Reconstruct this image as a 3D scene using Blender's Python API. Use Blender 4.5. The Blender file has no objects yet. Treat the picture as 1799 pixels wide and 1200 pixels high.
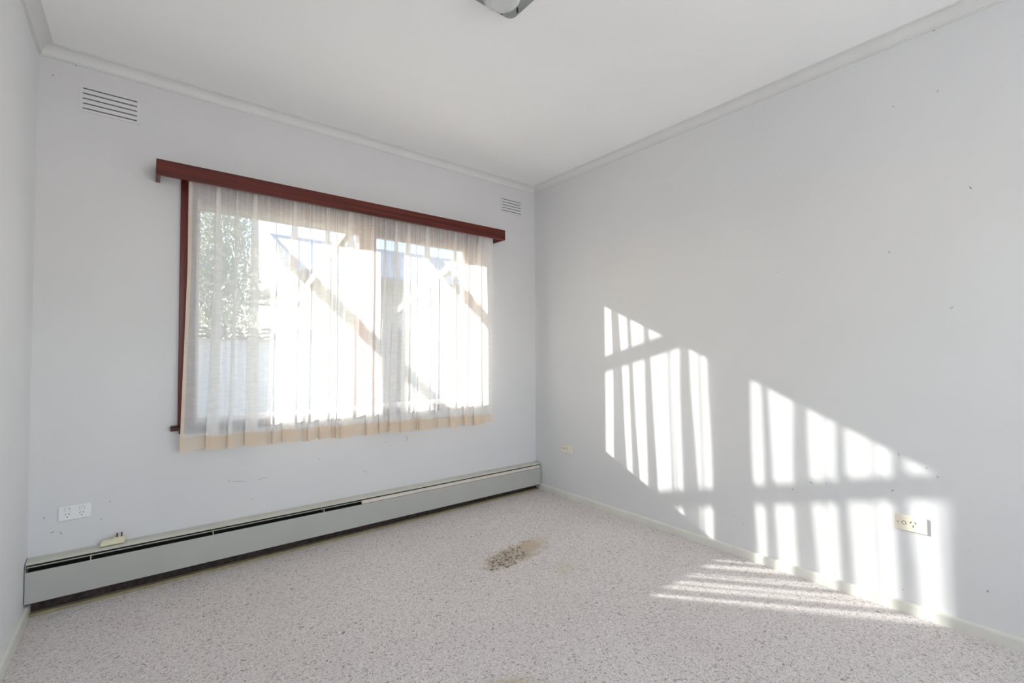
import bpy, bmesh, math, random
from mathutils import Vector, Matrix
random.seed(7)
R_ = math.radians
scene = bpy.context.scene
C = scene.collection

# ------------------------------------------------------------------ camera
cam_d = bpy.data.cameras.new('camera')
cam_d.sensor_width = 36.0
cam_d.lens = 36.0 * 810.64 / 1799.0
cam_d.clip_start = 0.02
cam = bpy.data.objects.new('camera', cam_d)
C.objects.link(cam)
_pi, _ya, _ro = R_(1.529), R_(38.666), R_(-0.252)
fw = Vector((math.sin(_ya)*math.cos(_pi), math.cos(_ya)*math.cos(_pi), math.sin(_pi)))
rt = Vector((math.cos(_ya), -math.sin(_ya), 0))
up = rt.cross(fw)
rt2 = rt*math.cos(_ro) + up*math.sin(_ro)
up2 = -rt*math.sin(_ro) + up*math.cos(_ro)
cam.matrix_world = Matrix(((rt2.x, up2.x, -fw.x, 0), (rt2.y, up2.y, -fw.y, 0), (rt2.z, up2.z, -fw.z, 1.1593), (0, 0, 0, 1)))
scene.camera = cam

# ------------------------------------------------------------------ sky, sun, added fill lamp behind the camera
SUN_DIR = Vector((0.83, -1.0, -0.48)).normalized()      # direction the light travels
world = bpy.data.worlds.new('sky')
scene.world = world
world.use_nodes = True
wn = world.node_tree
wn.nodes.clear()
wo = wn.nodes.new('ShaderNodeOutputWorld')
wb = wn.nodes.new('ShaderNodeBackground')
sk = wn.nodes.new('ShaderNodeTexSky')
sk.sky_type = 'NISHITA'
sk.sun_disc = False
sk.sun_elevation = R_(20.3)
sk.sun_rotation = math.atan2(-0.83, 1.0)
sk.air_density = 1.0
sk.dust_density = 1.0
sk.ozone_density = 1.0
wb.inputs['Strength'].default_value = 0.62
wn.links.new(sk.outputs[0], wb.inputs['Color'])
wn.links.new(wb.outputs[0], wo.inputs['Surface'])

sun_d = bpy.data.lights.new('sun', 'SUN')
sun_d.energy = 17.5
sun_d.angle = R_(0.6)
sun_d.color = (1.0, 0.97, 0.93)
sun = bpy.data.objects.new('sun', sun_d)
C.objects.link(sun)
sun.rotation_euler = SUN_DIR.to_track_quat('-Z', 'Y').to_euler()
sun.location = (-4, 8, 5)

def area(name, loc, direction, sx, sy, power, color):
    d = bpy.data.lights.new(name, 'AREA')
    d.shape = 'RECTANGLE'
    d.size, d.size_y, d.energy, d.color = sx, sy, power, color
    o = bpy.data.objects.new(name, d)
    C.objects.link(o)
    o.location = loc
    o.rotation_euler = Vector(direction).to_track_quat('-Z', 'Z').to_euler()
    return o
REAR = -2.2
area('rear_fill_light', (1.20, REAR - 0.02, 1.40), (-0.30, 1, 0.50), 2.3, 1.4, 46.0, (0.985, 0.985, 1.0))  # fill lamp added to brighten the room from the rear

vs = scene.view_settings
vs.view_transform = 'Standard'
vs.look = 'None'
vs.gamma = 1.0
vs.use_curve_mapping = False
vs.exposure = -0.04
scene.cycles.transparent_max_bounces = 40
scene.cycles.max_bounces = 14
scene.cycles.diffuse_bounces = 8

# ------------------------------------------------------------------ room numbers (metres)
B, RX, LX = 3.0207, 2.6747, -0.396       # back wall y, right wall x, left wall x
CZ = 2.614                               # ceiling
COVE = 0.052

# ------------------------------------------------------------------ materials
def srgb(r, g, b):
    f = lambda c: (c/255/12.92) if c/255 <= 0.04045 else ((c/255+0.055)/1.055)**2.4
    return (f(r), f(g), f(b), 1.0)

def nmat(name):
    m = bpy.data.materials.new(name)
    m.use_nodes = True
    nt = m.node_tree
    b = nt.nodes['Principled BSDF']
    return m, nt, b

def node(nt, typ, **kw):
    n = nt.nodes.new(typ)
    for k, v in kw.items():
        setattr(n, k, v)
    return n

def math_n(nt, op, a, b=None, clamp=False):
    n = nt.nodes.new('ShaderNodeMath'); n.operation = op; n.use_clamp = clamp
    for i, v in enumerate((a, b)):
        if v is None: continue
        if isinstance(v, (int, float)): n.inputs[i].default_value = v
        else: nt.links.new(v, n.inputs[i])
    return n.outputs[0]

def mix_c(nt, fac, a, b, typ='MIX'):
    n = nt.nodes.new('ShaderNodeMix'); n.data_type = 'RGBA'; n.blend_type = typ
    for i, v in ((0, fac), (6, a), (7, b)):
        if isinstance(v, (int, float, tuple)): n.inputs[i].default_value = v
        else: nt.links.new(v, n.inputs[i])
    return n.outputs[2]

def noise(nt, scale, detail=2, rough=0.5, vec=None, stretch=None):
    n = nt.nodes.new('ShaderNodeTexNoise')
    n.inputs['Scale'].default_value = scale
    n.inputs['Detail'].default_value = detail
    n.inputs['Roughness'].default_value = rough
    tc = nt.nodes.new('ShaderNodeTexCoord')
    src = tc.outputs['Object']
    if stretch:
        mp = nt.nodes.new('ShaderNodeMapping'); mp.inputs['Scale'].default_value = stretch
        nt.links.new(src, mp.inputs['Vector']); src = mp.outputs[0]
    nt.links.new(src, n.inputs['Vector'])
    return n.outputs['Fac']

def ramp(nt, fac, stops):
    n = nt.nodes.new('ShaderNodeValToRGB')
    e = n.color_ramp.elements
    while len(e) < len(stops): e.new(0.5)
    for i, (p, c) in enumerate(stops):
        e[i].position = p; e[i].color = c
    nt.links.new(fac, n.inputs['Fac'])
    return n.outputs['Color']

def bump(nt, b, height, strength, dist):
    n = nt.nodes.new('ShaderNodeBump')
    n.inputs['Strength'].default_value = strength
    n.inputs['Distance'].default_value = dist
    nt.links.new(height, n.inputs['Height'])
    nt.links.new(n.outputs[0], b.inputs['Normal'])

def plain(name, col, rough=0.5, var=0.06, scale=14, bump_s=0.0, metal=0.0, stretch=None, spec=0.4):
    m, nt, b = nmat(name)
    f = noise(nt, scale, 3, 0.55, stretch=stretch)
    dark = tuple(c*(1-var) for c in col[:3]) + (1,)
    lite = tuple(min(1, c*(1+var)) for c in col[:3]) + (1,)
    nt.links.new(ramp(nt, f, [(0.3, dark), (0.7, lite)]), b.inputs['Base Color'])
    b.inputs['Roughness'].default_value = rough
    b.inputs['Metallic'].default_value = metal
    b.inputs['Specular IOR Level'].default_value = spec
    if bump_s: bump(nt, b, f, bump_s, 0.002)
    return m

def wall_mat(name, col, marks=(), axes=(0, 2), rough=0.62):
    """painted plaster, faint roller texture and cloudy wear, with the small dark scuffs the wall carries"""
    m, nt, b = nmat(name)
    big = noise(nt, 1.3, 3, 0.5)
    dark = tuple(c*0.965 for c in col[:3]) + (1,)
    c = ramp(nt, big, [(0.35, dark), (0.65, col)])
    if marks:
        tc = node(nt, 'ShaderNodeTexCoord')
        sep = node(nt, 'ShaderNodeSeparateXYZ')
        nt.links.new(tc.outputs['Object'], sep.inputs[0])
        total = None
        for (u, v, ru, rv, ang) in marks:
            du = math_n(nt, 'SUBTRACT', sep.outputs[axes[0]], u)
            dv = math_n(nt, 'SUBTRACT', sep.outputs[axes[1]], v)
            ca, sa = math.cos(ang), math.sin(ang)
            pu = math_n(nt, 'ADD', math_n(nt, 'MULTIPLY', du, ca/ru), math_n(nt, 'MULTIPLY', dv, sa/ru))
            pv = math_n(nt, 'ADD', math_n(nt, 'MULTIPLY', du, -sa/rv), math_n(nt, 'MULTIPLY', dv, ca/rv))
            d = math_n(nt, 'ADD', math_n(nt, 'POWER', math_n(nt, 'ABSOLUTE', pu), 2.0), math_n(nt, 'POWER', math_n(nt, 'ABSOLUTE', pv), 2.0))
            s = math_n(nt, 'SUBTRACT', 1.0, d, clamp=True)
            total = s if total is None else math_n(nt, 'MAXIMUM', total, s)
        c = mix_c(nt, math_n(nt, 'MULTIPLY', total, 0.9, clamp=True), c, srgb(112, 106, 102))
    nt.links.new(c, b.inputs['Base Color'])
    b.inputs['Roughness'].default_value = rough
    b.inputs['Specular IOR Level'].default_value = 0.3
    bump(nt, b, noise(nt, 260, 2, 0.5), 0.08, 0.0008)
    return m

rm = [(1.042,1.595),(0.563,1.619),(0.359,1.346),(0.535,2.287),(0.383,2.290),(0.902,0.495),(0.834,0.506),(0.988,0.441),(0.548,0.698),
      (0.454,0.654),(0.419,0.622),(0.574,0.529),(0.545,0.095),(0.278,0.193),(0.390,2.560),(1.251,0.189),(2.104,1.523),(0.291,1.840),(1.30,0.22)]
rmarks = [(y, z, 0.0045+0.002*((i*7) % 3), 0.0022+0.0008*(i % 2), (i*1.3) % 3.0) for i, (y, z) in enumerate(rm)]
bm_ = [(-0.271,2.559),(-0.348,2.482),(-0.287,0.330),(-0.147,0.364),(-0.345,0.414),(-0.316,0.342),(-0.116,0.443),(0.867,0.509),(1.158,0.385),
       (1.169,0.376),(2.510,0.675),(0.385,0.456),(0.502,0.332)]
bmarks = [(x, z, 0.006+0.002*(i % 3), 0.0022, 0.3+(i*0.9) % 2.2) for i, (x, z) in enumerate(bm_)]
bmarks += [(1.464, 0.567, 0.035, 0.0025, 1.9), (0.43, 0.445, 0.05, 0.0014, -0.15), (0.55, 0.44, 0.04, 0.0012, 0.1), (1.30, 0.56, 0.02, 0.0012, 0.2)]
M = {}
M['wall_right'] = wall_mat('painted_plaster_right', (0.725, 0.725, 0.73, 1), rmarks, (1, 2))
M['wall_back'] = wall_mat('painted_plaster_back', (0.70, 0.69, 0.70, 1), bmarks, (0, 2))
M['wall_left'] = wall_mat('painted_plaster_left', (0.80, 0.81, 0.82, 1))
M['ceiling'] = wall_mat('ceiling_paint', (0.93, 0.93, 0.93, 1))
M['cornice'] = plain('cornice_paint', (0.72, 0.72, 0.71, 1), 0.5, 0.03, 5)
M['skirting'] = plain('skirting_gloss', (0.72, 0.71, 0.655, 1), 0.35, 0.05, 8)
M['heater_panel'] = plain('heater_panel_enamel', srgb(178, 178, 172), 0.45, 0.03, 5)
M['heater_cover'] = plain('heater_cover_enamel', srgb(198, 196, 184), 0.4, 0.05, 9)
M['heater_damper'] = plain('heater_damper_enamel', srgb(212, 203, 192), 0.4, 0.05, 9)
M['dark_metal'] = plain('dark_heater_core', (0.04, 0.038, 0.034, 1), 0.6, 0.3, 60)
M['rust_gap_shade'] = plain('rust_and_gap_shade', (0.045, 0.030, 0.025, 1), 0.8, 0.6, 40)  # rust brown, darkened so the gap below the heater reads shaded
M['timber_strip'] = plain('bare_gripper_strip', srgb(150, 140, 112), 0.7, 0.15, 30)
M['white_plastic'] = plain('white_plastic', srgb(232, 232, 232), 0.3, 0.01, 5)
M['cream_plastic'] = plain('aged_cream_plastic', srgb(232, 225, 208), 0.35, 0.05, 20)
M['adapter_plastic'] = plain('yellowed_plastic', srgb(224, 217, 188), 0.35, 0.04, 20)
M['pin_brown'] = plain('brown_pin', srgb(74, 30, 22), 0.4, 0.1, 40)
M['slot_dark'] = plain('slot_shadow', srgb(70, 62, 56), 0.8, 0.1, 40)
M['gap_shade_grey'] = plain('gap_shade_grey', srgb(150, 150, 150), 0.6, 0.02, 5)
M['screw'] = plain('tarnished_screw', srgb(150, 110, 66), 0.4, 0.15, 90, metal=0.5)
M['vent_paint'] = plain('vent_paint', (0.69, 0.69, 0.70, 1), 0.55, 0.02, 5)
M['vent_dark'] = plain('vent_slot_shade', (0.13, 0.125, 0.115, 1), 0.9, 0.1, 20)
M['alu'] = plain('window_aluminium', srgb(225, 224, 226), 0.4, 0.03, 10)
M['paint_white_ext'] = plain('outside_white_paint', srgb(214, 213, 210), 0.6, 0.03, 3)
M['lamp_metal'] = plain('lamp_grey_enamel', srgb(150, 155, 154), 0.35, 0.04, 12)
M['gravel'] = plain('garden_soil_and_grass', srgb(84, 88, 66), 0.95, 0.3, 6)
M['neighbour_wall'] = plain('neighbour_render', srgb(190, 186, 180), 0.9, 0.05, 2)
M['neighbour_roof'] = plain('neighbour_sheet_roof', srgb(190, 196, 208), 0.5, 0.04, 2)
M['neighbour_gutter'] = plain('neighbour_gutter_paint', srgb(128, 122, 122), 0.6, 0.05, 3)
M['neighbour_dark'] = plain('neighbour_dark_joinery', srgb(92, 80, 76), 0.5, 0.08, 3)
M['tile'] = plain('old_roof_tile', srgb(150, 140, 136), 0.6, 0.12, 5)
M['grey_fence'] = plain('garage_wall_grey', srgb(214, 215, 220), 0.9, 0.06, 2)
M['bark'] = plain('bark', srgb(90, 78, 66), 0.95, 0.25, 18, 0.5)

def wood(name, a, b_, c, axis_stretch, rough=0.3):
    m, nt, b = nmat(name)
    f = noise(nt, 22, 5, 0.62, stretch=axis_stretch)
    nt.links.new(ramp(nt, f, [(0.28, a), (0.52, b_), (0.78, c)]), b.inputs['Base Color'])
    b.inputs['Roughness'].default_value = rough
    b.inputs['Specular IOR Level'].default_value = 0.35
    bump(nt, b, f, 0.12, 0.001)
    return m
M['mahogany'] = wood('stained_timber', srgb(62, 20, 14), srgb(94, 34, 25), srgb(122, 52, 38), (0.06, 1.4, 3.0))
M['mahogany_v'] = wood('stained_timber_upright', srgb(68, 20, 18), srgb(98, 34, 32), srgb(122, 50, 46), (1.5, 1.5, 0.07))
M['mahogany_dark'] = wood('stained_timber_sill', srgb(44, 18, 16), srgb(66, 28, 26), srgb(88, 42, 38), (0.06, 1.4, 2.0))
M['rafter_wood'] = wood('weathered_rafter', srgb(120, 112, 106), srgb(146, 138, 132), srgb(170, 163, 156), (1.2, 0.07, 1.2), 0.7)

def glass_thin(name):
    m = bpy.data.materials.new(name); m.use_nodes = True
    nt = m.node_tree; nt.nodes.clear()
    o = node(nt, 'ShaderNodeOutputMaterial'); t = node(nt, 'ShaderNodeBsdfTransparent'); g = node(nt, 'ShaderNodeBsdfGlossy')
    t.inputs[0].default_value = (0.96, 0.975, 0.97, 1); g.inputs['Roughness'].default_value = 0.02
    geo = node(nt, 'ShaderNodeNewGeometry'); dot = node(nt, 'ShaderNodeVectorMath', operation='DOT_PRODUCT')
    nt.links.new(geo.outputs['Normal'], dot.inputs[0]); nt.links.new(geo.outputs['Incoming'], dot.inputs[1])
    k = math_n(nt, 'POWER', math_n(nt, 'SUBTRACT', 1.0, math_n(nt, 'ABSOLUTE', dot.outputs['Value'])), 5.0)
    fr_out = math_n(nt, 'ADD', math_n(nt, 'MULTIPLY', k, 0.96), 0.04, clamp=True)
    mx = node(nt, 'ShaderNodeMixShader')
    nt.links.new(fr_out, mx.inputs[0]); nt.links.new(t.outputs[0], mx.inputs[1]); nt.links.new(g.outputs[0], mx.inputs[2])
    nt.links.new(mx.outputs[0], o.inputs[0])
    return m
M['glass'] = glass_thin('window_glass')

def lamp_glass():
    m, nt, b = nmat('pressed_lamp_glass')
    b.inputs['Base Color'].default_value = (0.93, 0.95, 0.95, 1)
    b.inputs['Transmission Weight'].default_value = 0.35
    b.inputs['Roughness'].default_value = 0.15
    bump(nt, b, noise(nt, 90, 1, 0.4), 0.15, 0.002)
    return m
M['lamp_glass'] = lamp_glass()

def sheer(name, T, col, trans_share, warm=(1.0, 0.985, 0.96)):
    """loosely woven cloth: the gaps let light straight through (fewer gaps at a slant), threads scatter it"""
    m = bpy.data.materials.new(name); m.use_nodes = True
    nt = m.node_tree; nt.nodes.clear()
    o = node(nt, 'ShaderNodeOutputMaterial')
    geo = node(nt, 'ShaderNodeNewGeometry')
    dot = node(nt, 'ShaderNodeVectorMath', operation='DOT_PRODUCT')
    nt.links.new(geo.outputs['Normal'], dot.inputs[0]); nt.links.new(geo.outputs['Incoming'], dot.inputs[1])
    ca = math_n(nt, 'MAXIMUM', math_n(nt, 'ABSOLUTE', dot.outputs['Value']), 0.08)
    weft = noise(nt, 1.0, 2, 0.6, stretch=(14, 14, 230))
    slub = noise(nt, 1.0, 1, 0.5, stretch=(30, 30, 95))
    warp = noise(nt, 1.0, 1, 0.5, stretch=(420, 60, 3))
    w = math_n(nt, 'ADD', math_n(nt, 'MULTIPLY', weft, 0.55), math_n(nt, 'ADD', math_n(nt, 'MULTIPLY', slub, 0.25), math_n(nt, 'MULTIPLY', warp, 0.2)))
    tt = math_n(nt, 'MULTIPLY', math_n(nt, 'ADD', math_n(nt, 'MULTIPLY', math_n(nt, 'SUBTRACT', w, 0.5), 0.9), 1.0), T)
    tt = math_n(nt, 'MAXIMUM', tt, 0.02)
    fac = math_n(nt, 'POWER', tt, math_n(nt, 'DIVIDE', 1.0, ca), clamp=True)
    dif = node(nt, 'ShaderNodeBsdfDiffuse'); dif.inputs[0].default_value = col
    trl = node(nt, 'ShaderNodeBsdfTranslucent'); trl.inputs[0].default_value = tuple(c*k for c, k in zip(col[:3], warm)) + (1,)
    m1 = node(nt, 'ShaderNodeMixShader'); m1.inputs[0].default_value = trans_share
    nt.links.new(dif.outputs[0], m1.inputs[1]); nt.links.new(trl.outputs[0], m1.inputs[2])
    tr = node(nt, 'ShaderNodeBsdfTransparent')
    m2 = node(nt, 'ShaderNodeMixShader')
    nt.links.new(fac, m2.inputs[0]); nt.links.new(m1.outputs[0], m2.inputs[1]); nt.links.new(tr.outputs[0], m2.inputs[2])
    nt.links.new(m2.outputs[0], o.inputs[0])
    return m
M['sheer'] = sheer('sheer_curtain_cloth', 0.43, (0.95, 0.94, 0.925, 1), 0.38)
M['hem'] = sheer('curtain_hem_cloth', 0.14, (0.90, 0.80, 0.69, 1), 0.45, (1, 0.95, 0.86))

def carpet():
    m, nt, b = nmat('loop_pile_carpet')
    tc = node(nt, 'ShaderNodeTexCoord'); P = tc.outputs['Object']
    def nz(scale, detail=2, rough=0.5, dist=0.0):
        n = node(nt, 'ShaderNodeTexNoise'); n.inputs['Scale'].default_value = scale
        n.inputs['Detail'].default_value = detail; n.inputs['Roughness'].default_value = rough
        n.inputs['Distortion'].default_value = dist
        nt.links.new(P, n.inputs['Vector']); return n.outputs['Fac']
    vor = node(nt, 'ShaderNodeTexVoronoi'); vor.inputs['Scale'].default_value = 150
    nt.links.new(P, vor.inputs['Vector'])
    tuft = nz(125, 3, 0.65, 1.5)
    c = ramp(nt, tuft, [(0.30, srgb(166, 156, 152)), (0.44, srgb(222, 215, 212)), (0.56, srgb(238, 232, 229)), (0.70, srgb(252, 249, 247))])
    fleck = nz(80, 2, 0.6, 1.5)
    c = mix_c(nt, ramp(nt, fleck, [(0.34, (0.78, 0.78, 0.78, 1)), (0.42, (0, 0, 0, 1))]), c, srgb(126, 114, 108))
    big = nz(1.6, 3, 0.6)
    c = mix_c(nt, 0.35, c, ramp(nt, big, [(0.3, srgb(234, 227, 224)), (0.7, srgb(252, 250, 249))]), 'MULTIPLY')
    # stains: an old spill with dark crumbs, and faint yellow patches
    sep = node(nt, 'ShaderNodeSeparateXYZ'); nt.links.new(P, sep.inputs[0])
    def blob(x, y, rx, ry, ang, soft, wob=0.5):
        dx = math_n(nt, 'SUBTRACT', sep.outputs[0], x); dy = math_n(nt, 'SUBTRACT', sep.outputs[1], y)
        ca, sa = math.cos(ang), math.sin(ang)
        u = math_n(nt, 'ADD', math_n(nt, 'MULTIPLY', dx, ca/rx), math_n(nt, 'MULTIPLY', dy, sa/rx))
        v = math_n(nt, 'ADD', math_n(nt, 'MULTIPLY', dx, -sa/ry), math_n(nt, 'MULTIPLY', dy, ca/ry))
        d = math_n(nt, 'ADD', math_n(nt, 'MULTIPLY', u, u), math_n(nt, 'MULTIPLY', v, v))
        d = math_n(nt, 'ADD', d, math_n(nt, 'MULTIPLY', math_n(nt, 'SUBTRACT', nz(22, 3, 0.6), 0.5), wob*4))
        return math_n(nt, 'MULTIPLY', math_n(nt, 'SUBTRACT', 1.0, d), soft, clamp=True)
    for (x, y, rx, ry, ang, soft, col, k) in (
            (1.70, 2.10, 0.27, 0.11, 0.15, 1.5, (178, 158, 124), 0.55), (1.87, 2.16, 0.16, 0.06, 0.1, 1.2, (200, 182, 145), 0.5),
            (1.80, 1.80, 0.12, 0.07, 0.6, 0.8, (205, 195, 165), 0.5), (1.02, 1.29, 0.15, 0.05, -0.6, 1.0, (190, 175, 135), 0.5),
            (0.93, 1.33, 0.09, 0.03, -0.6, 1.2, (170, 150, 105), 0.5)):
        c = mix_c(nt, math_n(nt, 'MULTIPLY', blob(x, y, rx, ry, ang, soft), k), c, srgb(*col))
    cr = math_n(nt, 'MULTIPLY', blob(1.63, 2.09, 0.19, 0.09, 0.3, 2.0), ramp(nt, nz(62, 3, 0.6, 1.0), [(0.43, (1, 1, 1, 1)), (0.52, (0, 0, 0, 1))]))
    cr2 = math_n(nt, 'MULTIPLY', blob(1.79, 2.19, 0.10, 0.035, 0.0, 2.0), ramp(nt, nz(62, 3, 0.6, 1.0), [(0.40, (1, 1, 1, 1)), (0.47, (0, 0, 0, 1))]))
    c = mix_c(nt, math_n(nt, 'MULTIPLY', math_n(nt, 'MAXIMUM', cr, cr2), 0.85), c, srgb(84, 58, 40))
    nt.links.new(c, b.inputs['Base Color'])
    b.inputs['Roughness'].default_value = 1.0
    b.inputs['Specular IOR Level'].default_value = 0.05
    b.inputs['Sheen Weight'].default_value = 0.15
    h = math_n(nt, 'ADD', math_n(nt, 'MULTIPLY', tuft, 1.0), math_n(nt, 'MULTIPLY', vor.outputs['Distance'], -0.5))
    bump(nt, b, h, 0.7, 0.008)
    return m
M['carpet'] = carpet()

def leaf_mat():
    m, nt, b = nmat('leaf')
    nt.links.new(ramp(nt, noise(nt, 3, 2), [(0.3, srgb(150, 154, 144)), (0.7, srgb(190, 193, 184))]), b.inputs['Base Color'])
    b.inputs['Roughness'].default_value = 0.6
    tl = node(nt, 'ShaderNodeBsdfTranslucent'); tl.inputs[0].default_value = srgb(204, 208, 190)
    mx = node(nt, 'ShaderNodeMixShader'); mx.inputs[0].default_value = 0.45
    out = nt.nodes['Material Output']
    nt.links.new(b.outputs[0], mx.inputs[1]); nt.links.new(tl.outputs[0], mx.inputs[2]); nt.links.new(mx.outputs[0], out.inputs[0])
    return m
M['leaf'] = leaf_mat()

def brick_mat():
    m, nt, b = nmat('outer_brickwork')
    t = node(nt, 'ShaderNodeTexBrick'); tc = node(nt, 'ShaderNodeTexCoord')
    mp = node(nt, 'ShaderNodeMapping'); mp.inputs['Rotation'].default_value = (R_(90), 0, 0)
    nt.links.new(tc.outputs['Object'], mp.inputs['Vector']); nt.links.new(mp.outputs[0], t.inputs['Vector'])
    t.inputs['Scale'].default_value = 1.0
    t.inputs['Brick Width'].default_value = 0.24; t.inputs['Row Height'].default_value = 0.086; t.inputs['Mortar Size'].default_value = 0.006
    t.inputs['Color1'].default_value = srgb(214, 204, 192); t.inputs['Color2'].default_value = srgb(200, 188, 176); t.inputs['Mortar'].default_value = srgb(190, 188, 184)
    nt.links.new(t.outputs['Color'], b.inputs['Base Color']); b.inputs['Roughness'].default_value = 0.9
    return m
M['brick'] = brick_mat()

# ------------------------------------------------------------------ helpers
def obj(name, bm, mat, parent=None, smooth=False, bevel=0.0, bev_seg=2):
    me = bpy.data.meshes.new(name)
    bmesh.ops.recalc_face_normals(bm, faces=bm.faces)
    bm.to_mesh(me); bm.free()
    o = bpy.data.objects.new(name, me)
    C.objects.link(o)
    me.materials.append(mat)
    if smooth:
        for p in me.polygons: p.use_smooth = True
    if bevel:
        md = o.modifiers.new('bevel', 'BEVEL'); md.width = bevel; md.segments = bev_seg; md.limit_method = 'ANGLE'; md.angle_limit = R_(40)
        for p in me.polygons: p.use_smooth = True
        md.harden_normals = True
    if parent: o.parent = parent
    return o

def box(bm, x0, x1, y0, y1, z0, z1, rot=None, at=None):
    vs_ = [Vector((x, y, z)) for x in (x0, x1) for y in (y0, y1) for z in (z0, z1)]
    if rot is not None: vs_ = [rot @ v for v in vs_]
    if at is not None: vs_ = [v + Vector(at) for v in vs_]
    v = [bm.verts.new(p) for p in vs_]
    for f in ((0, 1, 3, 2), (4, 6, 7, 5), (0, 4, 5, 1), (2, 3, 7, 6), (0, 2, 6, 4), (1, 5, 7, 3)):
        bm.faces.new([v[i] for i in f])
    return v

def B_(*a, **k):
    bm = bmesh.new(); box(bm, *a, **k); return bm

def prism(bm, prof, p0, p1, axis, close=True):
    """extrude a 2D profile (list of (a,b)) from p0 to p1 along an axis; p0/p1 may be functions of (a,b) for mitres"""
    ends = []
    for p in (p0, p1):
        ring = []
        for (a, b) in prof:
            t = p(a, b) if callable(p) else p
            co = {'x': (t, a, b), 'y': (a, t, b), 'z': (a, b, t)}[axis]
            ring.append(bm.verts.new(co))
        ends.append(ring)
    n = len(prof)
    for i in range(n if close else n-1):
        j = (i+1) % n
        bm.faces.new((ends[0][i], ends[0][j], ends[1][j], ends[1][i]))
    if close:
        bm.faces.new(ends[0]); bm.faces.new(ends[1][::-1])

def cyl(bm, c, r, h, axis='y', seg=24, r2=None):
    r2 = r if r2 is None else r2
    rings = []
    for k, rr in ((0, r), (1, r2)):
        ring = []
        for i in range(seg):
            a = 2*math.pi*i/seg; u, v = rr*math.cos(a), rr*math.sin(a)
            co = {'x': (c[0]+h*k, c[1]+u, c[2]+v), 'y': (c[0]+u, c[1]+h*k, c[2]+v), 'z': (c[0]+u, c[1]+v, c[2]+h*k)}[axis]
            ring.append(bm.verts.new(co))
        rings.append(ring)
    for i in range(seg):
        j = (i+1) % seg
        bm.faces.new((rings[0][i], rings[0][j], rings[1][j], rings[1][i]))
    bm.faces.new(rings[0]); bm.faces.new(rings[1][::-1])

def empty(name, loc=(0, 0, 0)):
    o = bpy.data.objects.new(name, None); C.objects.link(o); o.location = loc
    o.empty_display_size = 0.05
    return o

def tag(o, label=None, cat=None, group=None, kind=None):
    if label: o['label'] = label
    if cat: o['category'] = cat
    if group: o['group'] = group
    if kind: o['kind'] = kind
    return o

def struct(name, bm, m, label=None, **k):
    o = obj(name, bm, m, **k); o['kind'] = 'structure'
    if label: o['label'] = label
    return o

# ------------------------------------------------------------------ the room shell
bm = bmesh.new(); box(bm, LX, RX, REAR, 2.974, -0.006, 0.0)
floor = struct('floor', bm, M['carpet'], 'worn pale mottled carpet with a brown crumbly stain')
obj('subfloor', B_(LX-0.02, RX+0.02, REAR-0.1, B+0.12, -0.12, -0.008), M['rust_gap_shade'], floor)
obj('gripper_strip', B_(LX+0.012, RX-0.012, 2.957, 2.986, -0.003, 0.014), M['timber_strip'], floor)['label'] = 'bare narrow strip where the carpet ends below the heater'
struct('ceiling', B_(LX-0.1, RX+0.1, REAR-0.1, B+0.33, CZ, CZ+0.1), M['ceiling'], 'plain white painted ceiling')
struct('wall_left', B_(LX-0.1, LX, REAR-0.1, B, -0.12, CZ), M['wall_left'], 'bare white painted wall on the left')
struct('wall_right', B_(RX, RX+0.1, REAR-0.1, B, -0.12, CZ), M['wall_right'], 'bare white painted wall with small dark scuffs, sunlit in stripes')

# back wall with the window opening
OX0, OX1, OZ0, OZ1 = 0.20, 2.042, 0.765, 2.05
bm = bmesh.new()
for (a, b, c, d) in ((LX-0.1, OX0, -0.12, CZ), (OX1, RX+0.1, -0.12, CZ), (OX0, OX1, -0.12, OZ0), (OX0, OX1, OZ1, CZ)):
    box(bm, a, b, B, B+0.11, c, d)
wb_ = struct('wall_back', bm, M['wall_back'], 'white painted window wall with scuffs below the curtain')
SX0, SX1, SZ0, SZ1 = 0.235, 2.10, 0.70, 2.03
bm = bmesh.new()
for (a, b, c, d) in ((-1.6, SX0, -0.5, 2.75), (SX1, RX+0.4, -0.5, 2.75), (SX0, SX1, -0.5, SZ0), (SX0, SX1, SZ1, 2.75)):
    box(bm, a, b, B+0.15, B+0.31, c, d)
obj('outer_brick_skin', bm, M['brick'], wb_)

# rear wall with an added, unseen window opening for the fill lamp
bm = bmesh.new()
for (a, b, c, d) in ((LX-0.1, -0.12, -0.12, CZ), (2.40, RX+0.1, -0.12, CZ), (-0.12, 2.40, -0.12, 0.70), (-0.12, 2.40, 2.20, CZ)):
    box(bm, a, b, REAR-0.1, REAR, c, d)
struct('wall_rear', bm, M['wall_left'], 'white wall behind the camera with a wide window added for fill light')
w2 = tag(empty('added_window', (1.14, REAR-0.05, 0.70)), kind='structure')
def fr(name, par, mat, *a):
    o = obj(name, B_(*a), mat, par, bevel=0.003); o.location = -par.location; return o
fr('added_window_frame', w2, M['mahogany'], -0.12, 2.40, REAR-0.09, REAR-0.05, 0.70, 0.74)
fr('added_window_frame', w2, M['mahogany'], -0.12, 2.40, REAR-0.09, REAR-0.05, 2.16, 2.20)
fr('added_window_frame', w2, M['mahogany_v'], -0.12, -0.08, REAR-0.09, REAR-0.05, 0.74, 2.16)
fr('added_window_frame', w2, M['mahogany_v'], 2.36, 2.40, REAR-0.09, REAR-0.05, 0.74, 2.16)
fr('added_window_pane', w2, M['glass'], -0.08, 2.36, REAR-0.072, REAR-0.068, 0.74, 2.16)

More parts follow.
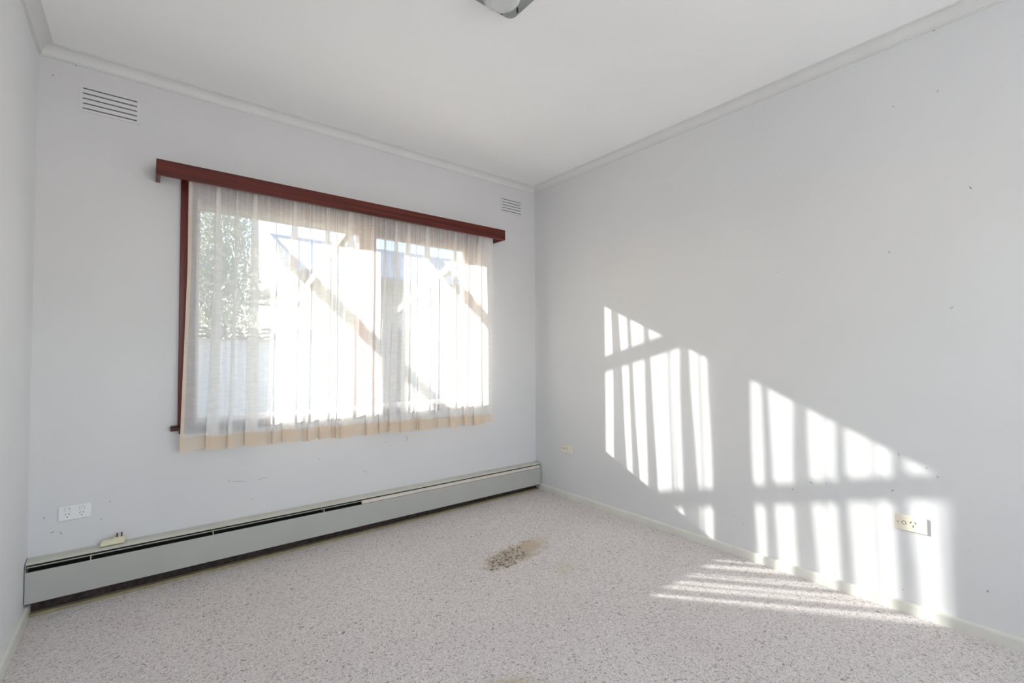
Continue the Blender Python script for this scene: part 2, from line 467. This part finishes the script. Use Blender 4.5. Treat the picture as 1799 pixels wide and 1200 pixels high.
# cove cornice, mitred
def cove(nseg=8):
    c = COVE
    pts = [(0.0, 0.0), (0.006, 0.0), (0.006, 0.006)]
    cx, cz = c - 0.004, 0.0   # concave arc centred out from the wall, below the ceiling
    r = c - 0.014
    for i in range(nseg+1):
        a = math.pi - (math.pi/2)*i/nseg
        pts.append((cx + r*math.cos(a), 0.006 + r*math.sin(a)))
    pts += [(c-0.004, c-0.004), (c, c-0.004), (c, c), (0, c)]
    return pts
prof = cove()
z0 = CZ - COVE
bm = bmesh.new(); prism(bm, [(B-a, z0+b) for a, b in prof], lambda a, b: LX+(B-a), lambda a, b: RX-(B-a), 'x')
struct('trim_1', bm, M['cornice'], 'white coved cornice above the window wall')
bm = bmesh.new(); prism(bm, [(LX+a, z0+b) for a, b in prof], lambda a, b: B-(a-LX), lambda a, b: REAR, 'y')
struct('trim_2', bm, M['cornice'], 'white coved cornice along the left wall')
bm = bmesh.new(); prism(bm, [(RX-a, z0+b) for a, b in prof], lambda a, b: B-(RX-a), lambda a, b: REAR, 'y')
struct('trim_3', bm, M['cornice'], 'white coved cornice along the right wall')

# skirting boards
sp = [(0, 0), (0.014, 0), (0.014, 0.044), (0.012, 0.050), (0.007, 0.054), (0, 0.055)]
bm = bmesh.new(); prism(bm, [(RX-a, b-0.004) for a, b in sp], B-0.0, REAR, 'y')
struct('baseboard_right', bm, M['skirting'], 'cream gloss skirting board under the right wall')
bm = bmesh.new(); prism(bm, [(LX+a*1.3, b-0.004) for a, b in sp], B-0.0, REAR, 'y')
struct('baseboard_left', bm, M['skirting'], 'cream gloss skirting board under the left wall')

# ------------------------------------------------------------------ the window
w1 = tag(empty('window_1', (1.12, B, OZ0)), 'two-light timber framed window behind the sheer curtain', kind='structure')
def wpart(name, mat, *a, bevel=0.003, label=None):
    o = obj(name, B_(*a), mat, w1, bevel=bevel); o.location = -w1.location
    if label: o['label'] = label
    return o
# lining and frame
wpart('frame_head', M['mahogany'], OX0, OX1, B+0.0, B+0.12, 2.032, OZ1)
wpart('frame_jamb', M['mahogany_v'], OX0, OX0+0.022, B+0.0, B+0.12, 0.79, 2.032)
wpart('frame_jamb', M['mahogany_v'], OX1-0.014, OX1, B+0.0, B+0.12, 0.79, 2.032)
wpart('mullion', M['mahogany_v'], 1.13, 1.235, B+0.03, B+0.11, 0.79, 2.032)
wpart('frame_sill', M['alu'], OX0, OX1, B+0.03, B+0.13, OZ0, 0.792)
# light inner beads round the left fixed light
wpart('glazing_bead', M['alu'], OX0+0.022, OX0+0.040, B+0.055, B+0.085, 0.792, 2.032, bevel=0.002)
wpart('glazing_bead', M['alu'], OX0+0.040, 1.13, B+0.055, B+0.085, 0.792, 0.812, bevel=0.002)
# right opening sash
wpart('sash_rail', M['mahogany'], 1.235, OX1-0.014, B+0.05, B+0.09, 1.982, 2.032)
wpart('sash_rail', M['alu'], 1.235, OX1-0.014, B+0.05, B+0.09, 0.792, 0.815)
wpart('sash_stile', M['mahogany_v'], 1.985, OX1-0.014, B+0.05, B+0.09, 0.815, 1.982)
wpart('sash_stile', M['mahogany_v'], 1.235, 1.257, B+0.05, B+0.09, 0.815, 1.982)
wpart('glass_pane', M['glass'], OX0+0.040, 1.13, B+0.068, B+0.072, 0.812, 2.032, bevel=0)
wpart('glass_pane', M['glass'], 1.257, 1.985, B+0.068, B+0.072, 0.815, 1.982, bevel=0)
# architrave
wpart('architrave', M['mahogany_v'], 0.148, OX0+0.004, B-0.016, B, 0.79, 2.10)
wpart('architrave', M['mahogany_v'], OX1-0.002, 2.098, B-0.016, B, 0.79, 2.10)
wpart('architrave', M['mahogany'], OX0+0.004, OX1-0.002, B-0.016, B, 2.045, 2.10)
# stool with rounded nose and little apron below
bm = bmesh.new()
nose = [(B+0.03, 0.764), (B+0.03, 0.790), (B-0.038, 0.790)]
for i in range(7):
    a = math.pi/2 - math.pi*i/6
    nose.append((B-0.038-0.013*math.cos(a), 0.777+0.013*math.sin(a)))
nose.append((B-0.038, 0.764))
prism(bm, nose, 0.118, 2.135, 'x')
st = obj('window_stool', bm, M['mahogany_dark'], w1, bevel=0.004); st.location = -w1.location
wpart('apron', M['mahogany_dark'], 0.155, 2.09, B-0.014, B, 0.742, 0.764)
wpart('outer_brick_sill', M['brick'], SX0-0.02, SX1+0.02, B+0.12, B+0.34, 0.66, 0.715)
# sash latch
bm = bmesh.new(); box(bm, 1.262, 1.276, B+0.028, B+0.05, 0.93, 1.00); box(bm, 1.266, 1.272, B+0.012, B+0.03, 0.93, 0.99)
o = obj('sash_latch', bm, M['alu'], w1, bevel=0.002); o.location = -w1.location

# ------------------------------------------------------------------ pelmet over the window
pel = tag(empty('pelmet', (1.14, B, 2.062)), 'long red-brown stained timber pelmet box above the curtain', 'pelmet')
def ppart(name, mat, *a, **k):
    o = obj(name, B_(*a), mat, pel, bevel=0.0025, **k); o.location = -pel.location; return o
ppart('front_board', M['mahogany'], 0.040, 2.240, B-0.142, B-0.123, 2.062, 2.142)
ppart('end_board', M['mahogany'], 0.040, 0.059, B-0.123, B, 2.062, 2.142)
ppart('end_board', M['mahogany'], 2.221, 2.240, B-0.123, B, 2.062, 2.142)

# curtain rail hidden behind the pelmet
rod = tag(empty('curtain_rail', (1.14, B-0.085, 2.095)), 'thin curtain rail carrying the sheer behind the pelmet', 'curtain rail')
bm = bmesh.new(); cyl(bm, (0.0595, B-0.085, 2.120), 0.004, 2.161, 'x', 10)
o = obj('rail', bm, M['alu'], rod, smooth=True); o.location = -rod.location

# ------------------------------------------------------------------ the sheer curtain
# pleats: (x at mid height, half width) read from the folds and from their shadows on the right wall
PLEATS = [(0.300, 0.020, 0), (0.385, 0.008, 0), (0.480, 0.024, 0), (0.585, 0.005, 1), (0.682, 0.024, 0), (0.775, 0.005, 1), (0.874, 0.018, 0), (0.935, 0.005, 1),
          (1.018, 0.029, 0), (1.160, 0.015, 0), (1.245, 0.010, 0), (1.325, 0.020, 0), (1.410, 0.022, 0), (1.486, 0.004, 1), (1.558, 0.030, 0),
          (1.655, 0.005, 1), (1.790, 0.018, 0), (1.905, 0.010, 0), (2.010, 0.028, 0)]
ZT = 2.112
def zbot(x): return 0.664 - 0.042*(x-0.15)/2.0
def xmap(x, h):
    """h 0 at hem, 1 at rail: the cloth flares a little at the hem"""
    k = (x-0.165)/1.98
    xl = 0.153 + 0.024*min(1, h*1.5); xr = 2.132 + 0.028*h
    return xl + (xr-xl)*k
rnd = random.Random(3)
pl = []
for (x, w, thin) in PLEATS:
    pl.append((x, w, thin, rnd.uniform(-1, 1), rnd.uniform(-1, 1), rnd.uniform(0.012, 0.020)))
def row(h):
    """plan-view polyline of the cloth at height fraction h"""
    pts = [(0.165, 0.0)]
    wk = 0.55 + 0.75*(1-h)**0.8 if h > 0 else 1.3
    wk *= 0.55 + 0.45*min(1, (1-h)*6)
    px = 0.165
    for i, (x, w, thin, a, b, amp) in enumerate(pl):
        cx = x + a*0.007*(h-0.5)*2 + b*0.004*math.sin(h*5+i)
        ww = max(0.003, w*wk)
        A = amp*(0.55+0.45*(1-h)+0.5*max(0, 1-h*4))
        gap = (cx-ww) - px
        for q in (0.3, 0.7):
            pts.append((px+gap*q, (0.35*A)*(1 if q < 0.5 else -1)*(0.6+0.4*b) ))
        if thin:
            pts += [(cx-ww, A*0.5), (cx, -A*0.7), (cx+ww, A*0.5)]
        else:
            pts += [(cx-ww*0.4, -A*0.75), (cx+ww, -A*0.55), (cx+ww*0.98, -A*0.1), (cx, 0.0), (cx-ww*0.98, A*0.1), (cx-ww, A*0.5), (cx-ww*0.2, A*0.7)]
        px = cx+ww
    gap = 2.145 - px
    pts += [(px+gap*0.5, -0.003), (2.145, 0.0)]
    return [(xmap(x, h), y) for x, y in pts]
def catmull(P, n):
    out = []
    for i in range(len(P)-1):
        p0 = P[max(i-1, 0)]; p1 = P[i]; p2 = P[i+1]; p3 = P[min(i+2, len(P)-1)]
        for k in range(n):
            t = k/n
            out.append(tuple(0.5*((2*p1[c]) + (-p0[c]+p2[c])*t + (2*p0[c]-5*p1[c]+4*p2[c]-p3[c])*t*t + (-p0[c]+3*p1[c]-3*p2[c]+p3[c])*t**3) for c in (0, 1)))
    out.append(P[-1])
    return out
NR = 70
def cloth(z_lo_fn, z_hi_fn, rows, off, name, mat, parent):
    verts, faces = [], []
    ncol = None
    for r in range(rows+1):
        f = r/rows
        zc = z_lo_fn(1.1) + (z_hi_fn(1.1)-z_lo_fn(1.1))*f
        h = max(0.0, min(1.0, (zc-0.64)/(ZT-0.64)))
        line = catmull(row(h), 5)
        ncol = len(line)
        top = math.exp(-(ZT-zc)/0.13)
        for c, (x, y) in enumerate(line):
            z = z_lo_fn(x) + (z_hi_fn(x)-z_lo_fn(x))*f
            g = 0.0055*top*math.sin(c*1.55) + 0.0028*top*math.sin(c*0.71+1.0) + 0.0012*math.sin(c*0.83+zc*2)*(1-top)
            g += 0.0035*math.sin(x*9+zc*3.1)*math.sin(zc*4)
            lean = 0.012*(1-h)
            verts.append((x + 0.0012*math.sin(zc*40+x*50)*(1-h)*0.3, B-0.088 - y - g - lean - off, z + (0.004*math.sin(x*31) - y*0.25)*(1-h)**3))
    for r in range(rows):
        for c in range(ncol-1):
            a = r*ncol+c
            faces.append((a, a+1, a+1+ncol, a+ncol))
    me = bpy.data.meshes.new(name); me.from_pydata(verts, [], faces)
    for p in me.polygons: p.use_smooth = True
    me.materials.append(mat)
    o = bpy.data.objects.new(name, me); C.objects.link(o); o.parent = parent
    return o
cur = tag(empty('sheer_curtain', (1.14, B-0.088, 0.66)), 'cream sheer curtain with loose pleats hanging in front of the window', 'curtain')
HEM = 0.072
o = cloth(lambda x: zbot(x)+HEM, lambda x: ZT, NR, 0.0, 'sheer_cloth', M['sheer'], cur); o.location = -cur.location
o = cloth(lambda x: zbot(x), lambda x: zbot(x)+HEM+0.002, 6, 0.0012, 'hem', M['hem'], cur); o.location = -cur.location
o['label'] = 'deep beige doubled hem'
# doubled side hem at the left edge
verts, faces = [], []
for r in range(41):
    z = zbot(0.15) + (ZT-zbot(0.15))*r/40
    h = max(0, min(1, (z-0.64)/(ZT-0.64)))
    x0_ = xmap(0.165, h)
    for k, dx in enumerate((0.0, 0.016)):
        verts.append((x0_+dx-0.0005, B-0.088-0.004-0.012*(1-h), z))
for r in range(40):
    a = r*2; faces.append((a, a+1, a+3, a+2))
me = bpy.data.meshes.new('side_hem'); me.from_pydata(verts, [], faces); me.materials.append(M['hem'])
o = bpy.data.objects.new('side_hem', me); C.objects.link(o); o.parent = cur; o.location = -cur.location

# ------------------------------------------------------------------ baseboard heater
HX0, HX1, HS = LX+0.004, 2.655, 1.115
heat = tag(empty('baseboard_heater', (1.1, B, 0.04)), 'long low grey-green baseboard convector heater under the window', 'heater')
def tilt(x): return 0.004 - 0.0052*(x-HX0)
def hprism(name, prof, x0, x1, mat, bevel=0.0015, label=None):
    bm = bmesh.new(); rings = []
    for x in (x0, x1):
        rings.append([bm.verts.new((x, B-a, b+tilt(x))) for a, b in prof])
    n = len(prof)
    for i in range(n):
        j = (i+1) % n; bm.faces.new((rings[0][i], rings[0][j], rings[1][j], rings[1][i]))
    bm.faces.new(rings[0]); bm.faces.new(rings[1][::-1])
    o = obj(name, bm, mat, heat, bevel=bevel); o.location = -heat.location
    if label: o['label'] = label
    return o
hprism('back_plate', [(0.0, 0.06), (0.003, 0.06), (0.003, 0.236), (0.0, 0.236)], HX0, HX1, M['dark_metal'], 0)
hprism('gap_shade_strip', [(0.004, -0.006), (0.026, -0.006), (0.026, 0.060), (0.004, 0.060)], HX0, HX1, M['rust_gap_shade'], 0, 'rusty brown strip darkened to shade the gap under the front panel')  # strip added to darken the gap: rust tone plus painted shade
hprism('top_cover', [(0.0, 0.240), (0.030, 0.240), (0.046, 0.238), (0.058, 0.234), (0.0645, 0.2275), (0.0625, 0.2265), (0.056, 0.232), (0.044, 0.235), (0.030, 0.237), (0.0, 0.237)], HX0, HX1, M['heater_cover'])
hprism('front_panel', [(0.0685, 0.060), (0.0685, 0.196), (0.071, 0.1985), (0.0735, 0.196), (0.0735, 0.060)], HX0, HX1, M['heater_panel'])
hprism('lower_lip', [(0.045, 0.052), (0.045, 0.056), (0.0685, 0.060), (0.0685, 0.056)], HX0, HX1, M['rust_gap_shade'], 0)
hprism('damper_lip', [(0.058, 0.2170), (0.058, 0.2185), (0.069, 0.2195), (0.0705, 0.2178), (0.069, 0.2166)], HX0+0.004, HS, M['heater_cover'], 0.0005, 'narrow pale rail dividing the open slot')
hprism('damper', [(0.060, 0.200), (0.060, 0.2185), (0.067, 0.2215), (0.072, 0.2185), (0.0735, 0.200)], HS, HX1-0.003, M['heater_damper'], 0.0008, 'pale closed damper strip along the right half')
hprism('heating_core', [(0.006, 0.09), (0.056, 0.09), (0.056, 0.192), (0.006, 0.192)], HX0+0.01, HX1-0.01, M['dark_metal'], 0)
for x in (-0.18, 0.306, 0.88, 1.45, 2.05):
    hprism('bracket', [(0.004, 0.066), (0.069, 0.066), (0.069, 0.214), (0.004, 0.214)] if x < HS else [(0.004, 0.066), (0.068, 0.066), (0.068, 0.195), (0.004, 0.195)], x, x+0.003, M['heater_cover'], 0)
for x0_, x1_ in ((HX0-0.001, HX0+0.001), (HX1, HX1+0.010)):
    hprism('end_cap', [(0.0, 0.058), (0.0, 0.242), (0.032, 0.242), (0.052, 0.238), (0.066, 0.229), (0.0745, 0.216), (0.0755, 0.058)], x0_, x1_, M['heater_panel'], 0.001)
# dusty pipe and skirting remnant behind the gap
bm = bmesh.new(); cyl(bm, (HX0, B-0.046, 0.075), 0.010, HX1-HX0, 'x', 12)
o = obj('pipe', bm, M['rust_gap_shade'], heat, smooth=True); o.location = -heat.location

# ------------------------------------------------------------------ wall vents
def vent(cx, cz, w, h, label):
    t = tag(empty('wall_vent', (cx, B, cz)), label, 'vent', 'slotted wall vents beside the window')
    o = obj('slot_shade_sheet', B_(-w/2, w/2, -0.0006, 0.0, -h/2, h/2), M['vent_dark'], t)  # thin dark sheet, painted as the shade inside the slots
    n = 5; slot = 0.0062
    pitch = (h-slot)/(n-1)
    # cover: frame plus the bars between five slots, raised from the wall
    bm = bmesh.new()
    m = 0.012
    box(bm, -w/2-m, -w/2, -0.004, 0, -h/2-m, h/2+m); box(bm, w/2, w/2+m, -0.004, 0, -h/2-m, h/2+m)
    box(bm, -w/2, w/2, -0.004, 0, h/2, h/2+m); box(bm, -w/2, w/2, -0.004, 0, -h/2-m, -h/2)
    obj('cover', bm, M['vent_paint'], t)
    for i in range(n-1):
        z0_ = -h/2 + slot + i*pitch
        obj('bar', B_(-w/2, w/2, -0.004, 0.0, z0_, z0_+pitch-slot), M['vent_paint'], t)
    return t
vent(-0.141, 2.409, 0.204, 0.104, 'white five-slot wall vent high on the left, near the corner')
vent(2.417, 2.403, 0.200, 0.100, 'white five-slot wall vent just right of the pelmet')

# ------------------------------------------------------------------ power outlets
def slots3(t, x, z, s=1.0, mat='slot_dark', y=-0.0095):
    for (dx, dz, a) in ((-0.0063, 0.0035, 30), (0.0063, 0.0035, -30), (0, -0.0085, 0)):
        rot = Matrix.Rotation(R_(a), 3, 'Y')
        bm = bmesh.new(); box(bm, -0.0011*s, 0.0011*s, -0.0005, 0.0008, -0.0038*s, 0.0038*s, rot=rot, at=(x+dx*s, y, z+dz*s))
        obj('pin_slot', bm, M[mat], t)

def plate(w, h, th, mat, t, bev=0.003):
    bm = bmesh.new()
    v = box(bm, -w/2, w/2, -th, 0, -h/2, h/2)
    for q in v:
        if q.co.y < -th/2: q.co.x *= 0.985; q.co.z *= 0.975
    return obj('faceplate', bm, M[mat], t, bevel=bev)

t = tag(empty('double_power_outlet', (-0.2407, B, 0.4207)), 'white double power outlet low on the window wall near the left corner', 'power outlet')
plate(0.115, 0.070, 0.0085, 'white_plastic', t)
obj('inner_panel', B_(-0.040, 0.038, -0.0098, -0.008, -0.030, 0.030), M['white_plastic'], t, bevel=0.0008)
for x, tilt_ in ((-0.026, 6), (0.024, -6)):
    rot = Matrix.Rotation(R_(tilt_), 3, 'X')
    obj('switch_gap_shade', B_(x-0.0095, x+0.0095, -0.0101, -0.009, 0.0105, 0.0235), M['gap_shade_grey'], t, bevel=0.0004)['label'] = 'thin grey outline painted as the shaded gap round the switch'  # raised grey outline, coloured as the shade around each rocker
    bm = bmesh.new(); box(bm, -0.0085, 0.0085, -0.0035, 0.002, -0.0055, 0.0055, rot=rot, at=(x, -0.0100, 0.017))
    obj('rocker_switch', bm, M['white_plastic'], t, bevel=0.0015)
    slots3(t, x, -0.008, 1.0, y=-0.0100)

def single_outlet(y, z, w, h, label):
    t = tag(empty('single_power_outlet', (RX, y, z)), label, 'power outlet')
    t.rotation_euler = (0, 0, R_(-90))
    plate(w, h, 0.010, 'cream_plastic', t, 0.002)
    bm = bmesh.new(); cyl(bm, (-w*0.38, -0.0102, 0.0), 0.0028, 0.002, 'y', 12); obj('screw', bm, M['screw'], t, smooth=True)
    bm = bmesh.new(); cyl(bm, (w*0.37, -0.0102, 0.0), 0.0022, 0.002, 'y', 12); obj('screw', bm, M['cream_plastic'], t, smooth=True)['label'] = 'cream capped screw'
    bm = bmesh.new(); cyl(bm, (-w*0.19, -0.0106, 0.0), 0.0078, 0.003, 'y', 20); obj('switch_collar', bm, M['slot_dark'], t, smooth=False)['label'] = 'dark ring round the switch'
    bm = bmesh.new(); cyl(bm, (-w*0.19, -0.0125, 0.0), 0.0055, 0.004, 'y', 16, 0.0065); obj('toggle_switch', bm, M['cream_plastic'], t, smooth=False)
    slots3(t, w*0.08, 0.002, 1.25, y=-0.0103)
    return t
single_outlet(0.512, 0.3985, 0.114, 0.070, 'cream power outlet on the right wall in the sun patch')
single_outlet(2.640, 0.394, 0.118, 0.064, 'cream power outlet low on the right wall near the heater end')

# ------------------------------------------------------------------ plug adaptor left on the heater
ad = tag(empty('plug_adaptor', (-0.103, B-0.038, 0.2455)), 'small cream plug adaptor with two brown pins, lying on the heater', 'plug adaptor')
bm = bmesh.new()
prof2 = [(-0.047, 0.0), (0.046, 0.0), (0.046, 0.030), (0.004, 0.030), (0.000, 0.024), (-0.038, 0.024)]
v0 = [bm.verts.new((x, -0.014, z)) for x, z in prof2]; v1 = [bm.verts.new((x, 0.014, z)) for x, z in prof2]
for i in range(6):
    j = (i+1) % 6; bm.faces.new((v0[i], v0[j], v1[j], v1[i]))
bm.faces.new(v0[::-1]); bm.faces.new(v1)
obj('body', bm, M['adapter_plastic'], ad, bevel=0.002)
obj('indicator', B_(-0.008, 0.008, -0.0155, -0.013, 0.009, 0.016), M['cream_plastic'], ad, bevel=0.0008)['label'] = 'small raised pale window'
for x in (0.017, 0.034):
    obj('pin', B_(x-0.0028, x+0.0028, -0.001, 0.001, 0.029, 0.049), M['pin_brown'], ad, bevel=0.0004)
ad.rotation_euler = (0, R_(0.3), 0)

# ------------------------------------------------------------------ ceiling light
cl = tag(empty('ceiling_light', (1.105, 1.405, CZ)), 'square ceiling light with clear pressed-glass shade, cut by the top edge', 'ceiling light')
bm = bmesh.new()
S = 0.122
def rsq(s, r, z, n=6):
    out = []
    for cx, cy, a0 in ((s-r, s-r, 0), (-s+r, s-r, 90), (-s+r, -s+r, 180), (s-r, -s+r, 270)):
        for i in range(n+1):
            a = R_(a0+90*i/n); out.append(bm.verts.new((cx+r*math.cos(a), cy+r*math.sin(a), z)))
    return out
rings = [rsq(S-0.012, 0.03, 0.0), rsq(S-0.002, 0.032, -0.004), rsq(S, 0.033, -0.012), rsq(S-0.003, 0.032, -0.017), rsq(S-0.016, 0.026, -0.012)]
for a, b in zip(rings, rings[1:]):
    for i in range(len(a)):
        j = (i+1) % len(a); bm.faces.new((a[i], a[j], b[j], b[i]))
bm.faces.new(rings[0]); bm.faces.new(rings[-1][::-1])
obj('base_plate', bm, M['lamp_metal'], cl, smooth=False, bevel=0.0)
bm = bmesh.new()
NS = 64
prof3 = [(0.074, -0.012), (0.076, -0.030), (0.073, -0.052), (0.062, -0.066), (0.042, -0.074), (0.015, -0.077)]
SHX, SHY = -0.018, 0.010
rr = []
for (r, z) in prof3:
    rr.append([bm.verts.new((SHX+(r+(0.0022 if i % 2 else -0.0022)*min(1, r/0.05))*math.cos(2*math.pi*i/NS), SHY+(r+(0.0022 if i % 2 else -0.0022)*min(1, r/0.05))*math.sin(2*math.pi*i/NS), z)) for i in range(NS)])
for a, b in zip(rr, rr[1:]):
    for i in range(NS):
        j = (i+1) % NS; bm.faces.new((a[i], a[j], b[j], b[i]))
bm.faces.new(rr[-1]); bm.faces.new(rr[0][::-1])
obj('glass_shade', bm, M['lamp_glass'], cl)
for (x, y) in ((0.096, 0.05), (0.05, 0.098), (-0.096, 0.0), (0.0, -0.098)):
    bm = bmesh.new(); box(bm, x-0.003, x+0.003, y-0.003, y+0.003, -0.034, -0.008); obj('clip', bm, M['slot_dark'], cl, bevel=0.0008)

# ------------------------------------------------------------------ outdoors
struct('ground', B_(-14, 26, B+0.31, 40, -0.6, -0.45), M['gravel'], 'garden ground outside the window')

# awning frame: sloping arms fixed to the outer wall with a light front rail; it casts the slanting bands
aw = tag(empty('awning_frame', (1.2, B+0.31, 2.13)), 'bare sloping awning frame outside the window, seen through the curtain', 'awning frame')
YO, YE = B+0.31, 5.02
SL = -0.284
for x in (0.095, 1.196, 2.30):
    bm = bmesh.new()
    w, h = 0.022, 0.080
    zz = lambda y: 2.13 + SL*(y-3.33)
    v = [bm.verts.new((x+sx*w, y, zz(y)+sz*h/2)) for y in (YO, YE) for sx in (-1, 1) for sz in (-1, 1)]
    for f in ((0, 1, 3, 2), (4, 6, 7, 5), (0, 4, 5, 1), (2, 3, 7, 6), (0, 2, 6, 4), (1, 5, 7, 3)): bm.faces.new([v[i] for i in f])
    o = obj('arm', bm, M['rafter_wood'], aw); o.location = -aw.location
bm = bmesh.new(); cyl(bm, (0.03, YE, 2.13+SL*(YE-3.33)), 0.012, 2.34, 'x', 10)
o = obj('front_rail', bm, M['rafter_wood'], aw, smooth=True); o.location = -aw.location

# neighbour's house
nh = tag(empty('neighbour_house', (5, 8.0, -0.45)), 'neighbouring pale rendered house with grey gutter, beyond the window', 'house')
def npart(name, mat, *a, **k):
    par = k.pop('par', None)
    o = obj(name, B_(*a), mat, par or nh)
    o.location = -nh.location if par is None else (0, 0, 0)
    return o
npart('wall', M['neighbour_wall'], 2.2, 11.0, 8.0, 12.0, -0.45, 2.40)
npart('gutter', M['neighbour_gutter'], 1.9, 11.2, 7.62, 7.74, 2.37, 2.50)
bm = bmesh.new()
ro = [(7.68, 2.48), (7.68, 2.52), (10.0, 3.55), (12.4, 2.52), (12.4, 2.48)]
prism(bm, ro, 1.9, 11.3, 'x'); o = obj('roof', bm, M['neighbour_roof'], nh); o.location = -nh.location
f_ = npart('window', M['neighbour_dark'], 3.55, 3.95, 7.97, 8.02, 0.0, 1.62)
obj('pane', B_(3.60, 3.90, 7.962, 7.97, 0.05, 1.57), M['dark_metal'], f_)
f_ = npart('door', M['neighbour_dark'], 2.95, 3.25, 7.97, 8.02, -0.4, 1.50)

# low tiled shed on the left
gg = tag(empty('tiled_shed', (-2.4, 7.2, -0.45)), 'low grey garden shed with tiled roof at left beyond the window', 'shed')
o = obj('wall', B_(-6.0, 2.19, 7.2, 7.55, -0.45, 1.38), M['grey_fence'], gg); o.location = -gg.location
bm = bmesh.new()
for r in range(3):
    y = 7.08 + r*0.17; z = 1.38 + r*0.06
    for c in range(41):
        x = -6.1 + c*0.20
        prism(bm, [(x, z), (x+0.05, z+0.045), (x+0.15, z+0.045), (x+0.20, z), (x+0.15, z+0.018), (x+0.05, z+0.018)], y, y+0.27, 'y')
o = obj('roof_tiles', bm, M['tile'], gg); o.location = -gg.location; o['kind'] = 'stuff'

def tree(x, y, h, spread, n, label, seed):
    rg = random.Random(seed)
    t = tag(empty('garden_tree', (x, y, -0.45)), label, 'tree')
    bm = bmesh.new(); cyl(bm, (0, 0, 0), 0.11, h*0.55, 'z', 10, 0.06)
    for k in range(7):
        a = k*0.9; q = Matrix.Rotation(a, 3, 'Z') @ Matrix.Rotation(R_(40), 3, 'X')
        box(bm, -0.02, 0.02, -0.02, 0.02, 0, spread*0.9, rot=q, at=(0, 0, h*(0.35+0.03*k)))
    obj('trunk', bm, M['bark'], t)
    bm = bmesh.new()
    for k in range(n):
        u = Vector((rg.gauss(0, 1), rg.gauss(0, 1), rg.gauss(0, 1))).normalized() * (rg.random()**0.4)
        c = Vector((u.x*spread, u.y*spread, h*0.66 + u.z*h*0.36))
        q = Matrix.Rotation(rg.uniform(0, 6.28), 3, 'Z') @ Matrix.Rotation(rg.uniform(0, 3.1), 3, 'X')
        s = rg.uniform(0.02, 0.05)
        vs2 = [bm.verts.new(c + q @ Vector(p)) for p in ((-s*0.5, 0, 0), (0, -s*1.1, 0), (s*0.5, 0, 0), (0, s*1.1, 0))]
        bm.faces.new(vs2)
    o = obj('foliage', bm, M['leaf'], t); o['kind'] = 'stuff'
    return t
tree(0.95, 9.6, 4.6, 0.75, 14000, 'leafy tree at left outside, seen through the curtain', 5)
